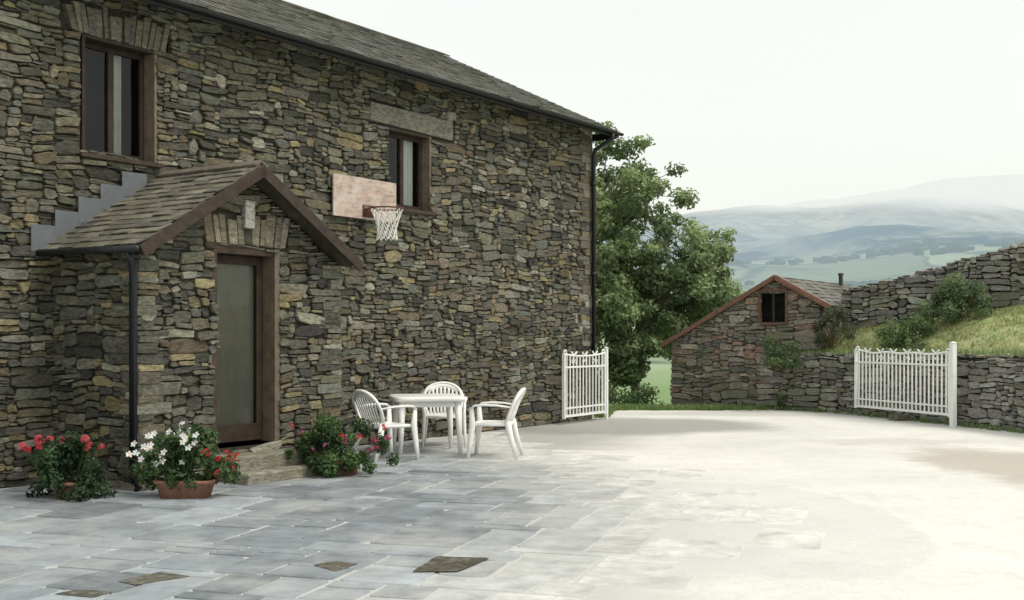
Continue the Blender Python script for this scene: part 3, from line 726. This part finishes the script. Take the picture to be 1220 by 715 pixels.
def blades(mb,pts,h,col,wd=.008):
    for p in pts:
        for _ in range(R.randint(3,6)):
            a=R.uniform(0,6.28); l=h*R.uniform(.5,1.3); ln=R.uniform(.2,.8)*l
            x=p[0]+R.uniform(-.05,.05); y=p[1]+R.uniform(-.05,.05); z=p[2]-.02
            dx,dy=math.cos(a),math.sin(a); k=R.uniform(.8,1.25); c_=tuple(q*k for q in col)
            w2=wd
            mb.add([(x-dy*w2,y+dx*w2,z),(x+dy*w2,y-dx*w2,z),(x+dx*ln*.4+dy*w2*.7,y+dy*ln*.4-dx*w2*.7,z+l*.6),(x+dx*ln*.4-dy*w2*.7,y+dy*ln*.4+dx*w2*.7,z+l*.6),(x+dx*ln,y+dy*ln,z+l)],[(0,1,2,3),(3,2,4)],c_)
mb=MB()
pts=[]
for _ in range(5200):
    t=R.uniform(0,.68); s=R.random(); a=Vector(along(La,t)); b_=Vector(along(Ua,t)); v=a.lerp(b_,s); v.z+=.12*math.sin(s*math.pi); pts.append((v.x,v.y,v.z))
n=len(pts)
blades(mb,pts[:int(n*.55)],.06,(.37,.43,.19)); blades(mb,pts[int(n*.55):int(n*.93)],.075,(.46,.45,.25)); blades(mb,pts[int(n*.93):],.11,(.22,.29,.12))
pts=[]
for _ in range(500):
    t=R.uniform(0,.68); a=along(La,t); pts.append((a[0]-R.uniform(.05,.4),a[1]-R.uniform(0,.12),a[2]+.03))
blades(mb,pts,.11,(.24,.31,.13))
gr=mb.build('bank_grass',M_GRASS); tag(gr,'short pale summer grass on the bank','grass',kind='stuff')
mb=MB(); pts=[]
for _ in range(1500):
    x=R.uniform(1.6,6); y=23.5+abs(R.gauss(0,1.0)); 
    pts.append((x,y,tz(x,y)))
for _ in range(300):
    y=21.4+R.random()*2.2; x=1.5+R.random()*.25+ (y-21.4)*.14; pts.append((x,y,0))
for _ in range(220):
    t=R.random(); a=along([(p[0],p[1],0) for p in LW],t*.8); pts.append((a[0]-.1-R.random()*.08,a[1]-.06,0))
blades(mb,pts,.12,(.19,.27,.10))
gr=mb.build('verge_grass',M_GRASS); tag(gr,'green grass along the edge of the yard','grass',kind='stuff')

# ------------------------------------------------------------------ foliage
def leaves(mb,clumps,n,size,cols,flatten=1):
    tot=sum(r**2 for _,r in clumps)
    for c_,r in clumps:
        k=max(6,int(n*r*r/tot)); base=R.choice(cols); bk=R.uniform(.8,1.18)
        for _ in range(k):
            v=Vector((R.gauss(0,1),R.gauss(0,1),R.gauss(0,1))); v.normalize(); rad=r*(R.random()**.45)
            p=Vector(c_)+Vector((v.x*rad,v.y*rad,v.z*rad*flatten))
            nrm=(v+Vector((R.gauss(0,.6),R.gauss(0,.6),R.gauss(.4,.6)))).normalized()
            a=nrm.orthogonal().normalized(); a=Matrix.Rotation(R.uniform(0,6.28),3,nrm)@a; b_=nrm.cross(a)
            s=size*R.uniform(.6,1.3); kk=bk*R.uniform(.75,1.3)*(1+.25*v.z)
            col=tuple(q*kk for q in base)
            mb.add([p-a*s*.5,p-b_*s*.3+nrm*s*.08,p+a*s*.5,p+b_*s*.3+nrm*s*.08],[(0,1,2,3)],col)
def shrub(name,loc,rx,ry,h,n,size,cols,label,cat,z=0):
    e=empty(name,loc,R.uniform(0,6),label,cat)
    cl=[]
    for _ in range(26):
        th=R.uniform(0,6.28); q=R.random()**.5; zz=R.uniform(.1,.85)*h; k=math.sqrt(max(.05,1-(zz/h)**2))
        cl.append(((math.cos(th)*rx*q*k,math.sin(th)*ry*q*k,zz),min(rx,h)*R.uniform(.2,.38)))
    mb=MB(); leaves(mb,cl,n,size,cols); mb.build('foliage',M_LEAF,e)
    mb=MB()
    for c_,r in cl[:9]: mb.tube([(0,0,-.1),(c_[0]*.4,c_[1]*.4,c_[2]*.5),c_],[.02,.012,.005],(.1,.07,.04),5)
    mb.build('stem',M_BARK,e)
    return e
G2=[(.14,.20,.085),(.11,.17,.075),(.16,.22,.10)]
G3=[(.13,.185,.085),(.105,.16,.075),(.155,.205,.095)]
shrub('shrub',(8.25,21.7,1.62),.7,.5,1.0,6000,.06,G3,'bushy green shrub growing against the upper stone wall','shrub')
shrub('shrub',(7.35,21.75,1.3),.62,.4,.55,3600,.05,G2,'low spreading green shrub on the grassy bank','shrub')
shrub('shrub',(5.35,23.3,.85),.5,.4,.66,3200,.05,G3,'dark green shrub over the wall beside outbuilding','shrub')
shrub('ivy_bush',(6.3,23.2,1.3),.4,.32,.85,2600,.05,[(.15,.16,.10),(.12,.14,.085)],'straggly climber on the corner of the outbuilding','shrub')
shrub('shrub',(7.25,21.0,1.1),.35,.22,.3,1100,.045,G2,'small leafy plant trailing over wall above gate','shrub')
shrub('wall_fern',(5.42,23.62,.0),.14,.14,.36,500,.04,G2,'small green fern rooted in base of stone wall','fern')
shrub('hedge_bush',(2.75,27,-1.0),.95,.8,1.45,4600,.08,G3,'dark rounded bush just beyond the yard edge','shrub')
shrub('hedge_bush',(3.7,28.5,-1.0),.8,.8,.75,2500,.08,G2,'low green bush just beyond the yard edge','shrub')

def tree(name,loc,blobs,n,leaf,cols,label,trunkh,tr):
    e=empty(name,loc,0,label,'tree')
    tb=MB(); tb.tube([(0,0,-.3),(.05,.0,trunkh*.5),(-.08,.05,trunkh),(-.2,.1,trunkh*1.6),(-.3,.1,trunkh*2.3)],[tr,tr*.8,tr*.65,tr*.4,tr*.12],(.15,.13,.105),10)
    cl=[]
    for (c_,rx,ry,rz,k) in blobs:
        c_=Vector(c_)
        start=Vector((-.08,.05,trunkh)) if c_.z<trunkh*2 else Vector((-.2,.1,trunkh*1.5))
        mid=start.lerp(c_,.5)+Vector((0,0,.2)); tb.tube([start,mid,c_],[tr*.35,tr*.22,tr*.06],(.15,.13,.105),7)
        for _ in range(k):
            v=Vector((R.gauss(0,1),R.gauss(0,1),R.gauss(0,1))).normalized(); q=R.uniform(.35,1.15)
            p=c_+Vector((v.x*rx*q,v.y*ry*q,v.z*rz*q)); cl.append((p,R.uniform(.2,.46)))
            if R.random()<.4: tb.tube([c_,c_.lerp(p,.5)+Vector((0,0,.1)),p],[tr*.1,tr*.06,.008],(.13,.12,.10),5)
    tb.build('trunk',M_BARK,e)
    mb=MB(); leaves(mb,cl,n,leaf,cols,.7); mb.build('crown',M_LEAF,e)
    return e
T1=[(.25,.32,.15),(.205,.27,.13),(.30,.37,.185),(.165,.22,.11)]
tree('tree',(3.0,29,-.6),[((-.7,0,6.3),1.0,1.0,1.0,24),((-.1,0,5.4),1.45,1.2,1.0,38),((.7,-.2,4.3),1.7,1.3,1.0,48),((-1.1,-.2,4.4),1.2,1.2,1.4,34),((.65,-.2,3.0),1.7,1.4,.9,42),((-.7,-.4,2.8),1.1,1.2,1.0,36),((-1.0,-.5,1.5),.85,1,.9,28),((-.1,-.6,1.7),.8,.7,.6,20),((1.7,-.2,3.6),1.0,1,.8,22)],42000,.125,T1,'tall leafy broadleaved tree beside the house gable',2.0,.13)
tree('tree',(4.6,30.5,-.7),[((.1,0,3.1),1.5,1.1,.8,40),((.9,0,2.55),1.2,1.1,.65,28),((-.9,0,2.6),1.1,1,.7,26),((0,0,1.9),.9,.8,.4,14)],19000,.125,[(.31,.39,.19),(.25,.32,.155),(.20,.26,.13)],'smaller broad tree with paler green leaves',1.5,.1)

# ------------------------------------------------------------------ flower pots
def flower(mb,p,s,col,nrm):
    a=nrm.orthogonal().normalized(); b_=nrm.cross(a)
    for k in range(5):
        th=k*2*math.pi/5+R.uniform(-.2,.2); d=a*math.cos(th)+b_*math.sin(th); e_=nrm.cross(d)
        c_=tuple(min(1,q*R.uniform(.8,1.15)) for q in col)
        mb.add([p,p+d*s*.6+e_*s*.35+nrm*s*.15,p+d*s*1.05+nrm*s*.1,p+d*s*.6-e_*s*.35+nrm*s*.15],[(0,1,2,3)],c_)
def planter(loc,rx,ry,h,z0,pot,label,fl,nleaf=3000,cols=G2,rz=0,sy=1,pp=1,loose=1.0):
    e=empty('potted_plant',loc,rz,label,'potted plant')
    if pot:
        r,hh=pot; mb=MB(); mb.lathe([(0,0.0),(r*.8,0.0),(r*.95,hh*.78),(r*1.02,hh*.8),(r*1.04,hh),(r*.96,hh),(r*.9,hh*.85),(0,hh*.85)],(.25,.13,.09),40,(0,0,0),sy,pp); mb.build('pot',M_TERRA,e,True)
    cl=[]
    for _ in range(52):
        th=R.uniform(0,6.28); q=R.random()**.5; zz=z0+R.random()*h; k=math.sqrt(max(.1,1-((zz-z0)/h*.85)**2))
        cl.append(((math.cos(th)*rx*q*k*loose,math.sin(th)*ry*q*k,zz),R.uniform(.05,.13)))
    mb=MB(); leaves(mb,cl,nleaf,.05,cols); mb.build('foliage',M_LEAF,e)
    mb=MB(); st=MB()
    for (col,n,s,xr,zr,cl_) in fl:
        for _ in range(n):
            x=R.uniform(*xr)*rx; z=z0+h*R.uniform(*zr); yy=R.uniform(-1,.3)*ry*.9
            c_=Vector((x,yy,z)); st.tube([(x*.5,yy*.5,z0+h*.3),(c_.x,c_.y,c_.z-.03)],.003,(.08,.14,.04),4)
            for _q in range(cl_):
                v=Vector((R.gauss(0,1),R.gauss(-.5,1),R.gauss(.6,1))).normalized()
                flower(mb,c_+v*(.032 if cl_>1 else 0),s,col,v if cl_>1 else Vector((R.uniform(-.4,.4),-.8,.5)).normalized())
    mb.build('flowers',M_PETAL,e); st.build('stem',M_LEAF,e)
RED=(.50,.03,.035); PINK=(.55,.10,.11); WH=(.85,.85,.8)
planter((-4.05,10.75,.01),.36,.3,.52,.02,(.15,.16),'bushy geranium with red flowers against the house wall',[(PINK,10,.022,(-.95,.95),(.85,1.08),9),(RED,5,.02,(-.9,.9),(.6,1.0),7)],4400,[(.06,.105,.05),(.045,.08,.04)])
planter((-3.0,10.8,.01),.47,.3,.44,.13,(.27,.17),'terracotta trough of white and red flowers by porch',[(WH,32,.036,(-1.05,.4),(.45,1.12),1),(WH,5,.03,(-.3,.5),(.9,1.2),3),(RED,7,.02,(.5,1.1),(.1,.8),7)],5000,[(.09,.145,.06),(.07,.12,.05),(.11,.165,.07)],0,.55,.5)
planter((-1.86,12.55,.01),.60,.30,.48,.06,(.24,.16),'wide spread of red geraniums beside the porch steps',[(RED,9,.02,(-1,.9),(.5,1.15),6),((.5,.05,.16),8,.02,(.1,1.0),(.1,.8),6),((.45,.10,.3),5,.018,(-1,.2),(.3,1.0),5)],6000,[(.075,.13,.045),(.06,.105,.04),(.10,.16,.06)],0,.6,.5,1.08)

# ------------------------------------------------------------------ table and chairs
WP=(.82,.82,.80)
tab=empty('garden_table',(-1.1,15.1,.012),math.radians(12),'white plastic garden table standing on the paving','table')
mb=MB(); n=48
def sup(r,th,p=.3):
    c_,s=math.cos(th),math.sin(th); return (math.copysign(abs(c_)**p,c_)*r,math.copysign(abs(s)**p,s)*r)
rings=[(.40,.655),(.455,.66),(.46,.70),(.455,.715),(.43,.722),(.0,.720)]
vs=[];fs=[]
for r,z in rings:
    for k in range(n): a=sup(max(r,.001),2*math.pi*k/n); vs.append((a[0],a[1],z))
for i in range(len(rings)-1):
    for k in range(n): fs.append((i*n+k,i*n+(k+1)%n,(i+1)*n+(k+1)%n,(i+1)*n+k))
mb.add(vs,fs,WP); mb.build('table_top',M_PLAST,tab,True)
mb=MB()
for s in (1,-1): mb.box(-.34,.34,s*.36-.01,s*.36+.01,.59,.67,WP); mb.box(s*.36-.01,s*.36+.01,-.34,.34,.59,.67,WP)
mb.build('apron',M_PLAST,tab)
for sx_ in (1,-1):
    for sy_ in (1,-1):
        mb=MB(); mb.tube([(sx_*.35,sy_*.35,.67),(sx_*.365,sy_*.365,.35),(sx_*.38,sy_*.38,0)],[.048,.038,.026],WP,8,up=(1,0,0)); mb.build('leg',M_PLAST,tab,True)

def chair_parts():
    P=[]
    mb=MB(); nx_,ny_=10,10; vs=[];fs=[]
    for lay in (0,1):
        for j in range(ny_+1):
            for i in range(nx_+1):
                x=-1+2*i/nx_; y=-1+2*j/ny_; wd_=.225+.02*y
                z=.425-.018*(1-x*x)*(1-.3*y)+(-.015 if y>.8 else 0)-.02*lay
                vs.append((x*wd_,y*.215,z))
    m_=(nx_+1)*(ny_+1)
    for j in range(ny_):
        for i in range(nx_):
            a=j*(nx_+1)+i; fs.append((a,a+1,a+nx_+2,a+nx_+1)); fs.append((m_+a,m_+a+nx_+1,m_+a+nx_+2,m_+a+1))
    mb.add(vs,fs,WP)
    mb.tube([(-.21,-.215,.41),(-.24,.2,.41),(-.2,.235,.40),(.2,.235,.40),(.24,.2,.41),(.21,-.215,.41),(-.21,-.215,.41)],.022,WP,8)
    P.append(('seat',mb,True))
    mb=MB()
    def by(x,z): return -.2-.16*(z-.42)/.4+.35*x*x
    arch=[]
    for k in range(21):
        th=math.pi*k/20; x=-.265*math.cos(th); z=.60+.235*math.sin(th)**.75; x*=1
        arch.append((x,by(x,z),z))
    arch=[(-.21,by(-.21,.42),.42),(-.25,by(-.25,.52),.52)]+arch+[(.25,by(.25,.52),.52),(.21,by(.21,.42),.42)]
    mb.tube(arch,.028,WP,8,flat=.7)
    for k in range(8):
        x=-.175+k*.05; xt=x*1.12; zt=.60+.235*math.sqrt(max(0,1-(xt/.265)**2))**.75-.005
        pts=[]
        for q in range(5):
            t=q/4; xx=lerp(x*.95,xt,t); zz=lerp(.42,zt,t); pts.append((xx,by(xx,zz),zz))
        mb.tube(pts,.0175,WP,6,flat=.3,up=(0,1,0))
    pts=[]
    for k in range(9):
        x=-.21+k*.0525; z=.60+.235*math.sqrt(max(0,1-(x/.265)**2))**.75-.045; pts.append((x,by(x,z),z))
    mb.tube(pts,.036,WP,6,flat=.35,up=(0,1,0))
    P.append(('backrest',mb,True))
    for s in (1,-1):
        mb=MB(); mb.tube([(s*.262,by(.262,.62)+.0,.62),(s*.28,-.08,.645),(s*.29,.08,.65),(s*.285,.2,.64),(s*.275,.245,.60)],[.02,.03,.034,.032,.024],WP,8,flat=.45); P.append(('armrest',mb,True))
    for s in (1,-1):
        mb=MB(); mb.tube([(s*.278,.235,.62),(s*.265,.225,.42),(s*.275,.25,.2),(s*.285,.275,0)],[.026,.042,.034,.022],WP,8,flat=.7,up=(1,0,0)); P.append(('leg',mb,True))
        mb=MB(); mb.tube([(s*.22,-.2,.45),(s*.235,-.24,.25),(s*.255,-.32,0)],[.042,.036,.023],WP,8,flat=.7,up=(1,0,0)); P.append(('leg',mb,True))
    return P
ch=empty('garden_chair',(-.22,14.45,.012),math.radians(82),'white plastic armchair pulled out from table, side on','chair','white plastic chairs around the table')
kids=[mb.build(nm,M_PLAST,ch,sm) for nm,mb,sm in chair_parts()]
for loc,rz,lab in (((-1.52,14.15,.012),-50,'white plastic armchair with slatted back turned to table'),((-.93,15.95,.012),185,'white plastic armchair behind table by house wall')):
    c2=ch.copy(); COL.objects.link(c2); c2.location=loc; c2.rotation_euler=(0,0,math.radians(rz)); c2['label']=lab
    for k in kids:
        kc=k.copy(); COL.objects.link(kc); kc.parent=c2

# ------------------------------------------------------------------ gates
def gate(name,p0,p1,zb,ht,nb,label,curve,post=None):
    p0=Vector((*p0,0));p1=Vector((*p1,0)); D=p1-p0; Ln=D.length
    e=empty(name,p0,math.atan2(D.y,D.x),label,'gate')
    WPT=(.80,.81,.79); mb=MB()
    top=ht-.09
    tc_=lambda x: top+curve(x/Ln)
    mb.tube([(Ln*k/40,0,tc_(Ln*k/40)) for k in range(41)],.017,WPT,6)
    mb.box(.02,Ln-.02,-.014,.014,top-.2,top-.17,WPT); mb.box(.02,Ln-.02,-.014,.014,zb+.02,zb+.06,WPT); mb.box(.02,Ln-.02,-.013,.013,zb+.16,zb+.185,WPT)
    mb.box(0,.04,-.025,.025,zb,tc_(0),WPT); mb.box(Ln-.04,Ln,-.025,.025,zb,tc_(Ln),WPT)
    mb.build('frame',M_PAINT,e)
    mb=MB()
    for k in range(1,nb+1):
        x=Ln*k/(nb+1); mb.box(x-.0125,x+.0125,-.009,.009,zb+.06,tc_(x),WPT)
    mb.build('bars',M_PAINT,e)
    mb=MB()
    for x,s in ((.02,1),(Ln-.02,-1)):
        z0=tc_(x)
        mb.tube([(x+s*.045*(1-math.cos(th)),0,z0+.045*math.sin(th)+.01) for th in [q*.5 for q in range(10)]],.014,WPT,6)
    nsc=4 if Ln<2 else 7
    for q_ in range(1,nsc):
        x=Ln*q_/nsc
        for s in (1,-1):
            mb.tube([(x+s*(.06-.06*math.cos(th)*(1-th/8)),0,tc_(x)+.04+.045*math.sin(th-1.2)*(1-th/8)) for th in [q*.45 for q in range(15)]],.009,WPT,6)
            mb.tube([(x+s*(.05-.045*math.cos(th)*(1-th/8)),0,top-.1+.045*math.sin(th)*(1-th/8)) for th in [q*.5 for q in range(12)]],.008,WPT,5)
    mb.build('scroll',M_PAINT,e)
    if post:
        for (x,w_,h_) in post:
            mb=MB(); mb.box(x-w_/2,x+w_/2,-w_/2,w_/2,0,h_,WPT); mb.add([(x-w_/2-.008,-w_/2-.008,h_),(x+w_/2+.008,-w_/2-.008,h_),(x+w_/2+.008,w_/2+.008,h_),(x-w_/2-.008,w_/2+.008,h_),(x,0,h_+.03)],[(0,1,4),(1,2,4),(2,3,4),(3,0,4)],WPT)
            mb.build('post',M_PAINT,e,bevel=.006)
cl_=lambda u: .05*abs(2*u-1)**2.5
cr_=lambda u: .045*max(0,(u-.82)/.18)**1.5+.03*max(0,(.12-u)/.12)+.010*math.sin(u*2*math.pi*3.5)
gate('iron_gate',(.86,19.72),(1.66,21.0),.1,1.24,12,'white painted iron gate folded open against house corner',cl_,[(1.56,.06,1.28)])
gate('iron_gate',(7.15,19.15),(6.33,21.65),.17,1.29,23,'long white painted gate propped open before dry stone wall',cr_,[(-.06,.085,1.38)])
b=empty('boulder',(6.85,20.75,0),0,'low mossy stone at the wall foot below the gate','stone'); mb=MB(); rock(mb,(0,0,.04),(.2,.12,.08),.3,(.17,.155,.12),.25); mb.build('stone',M_DRY,b)
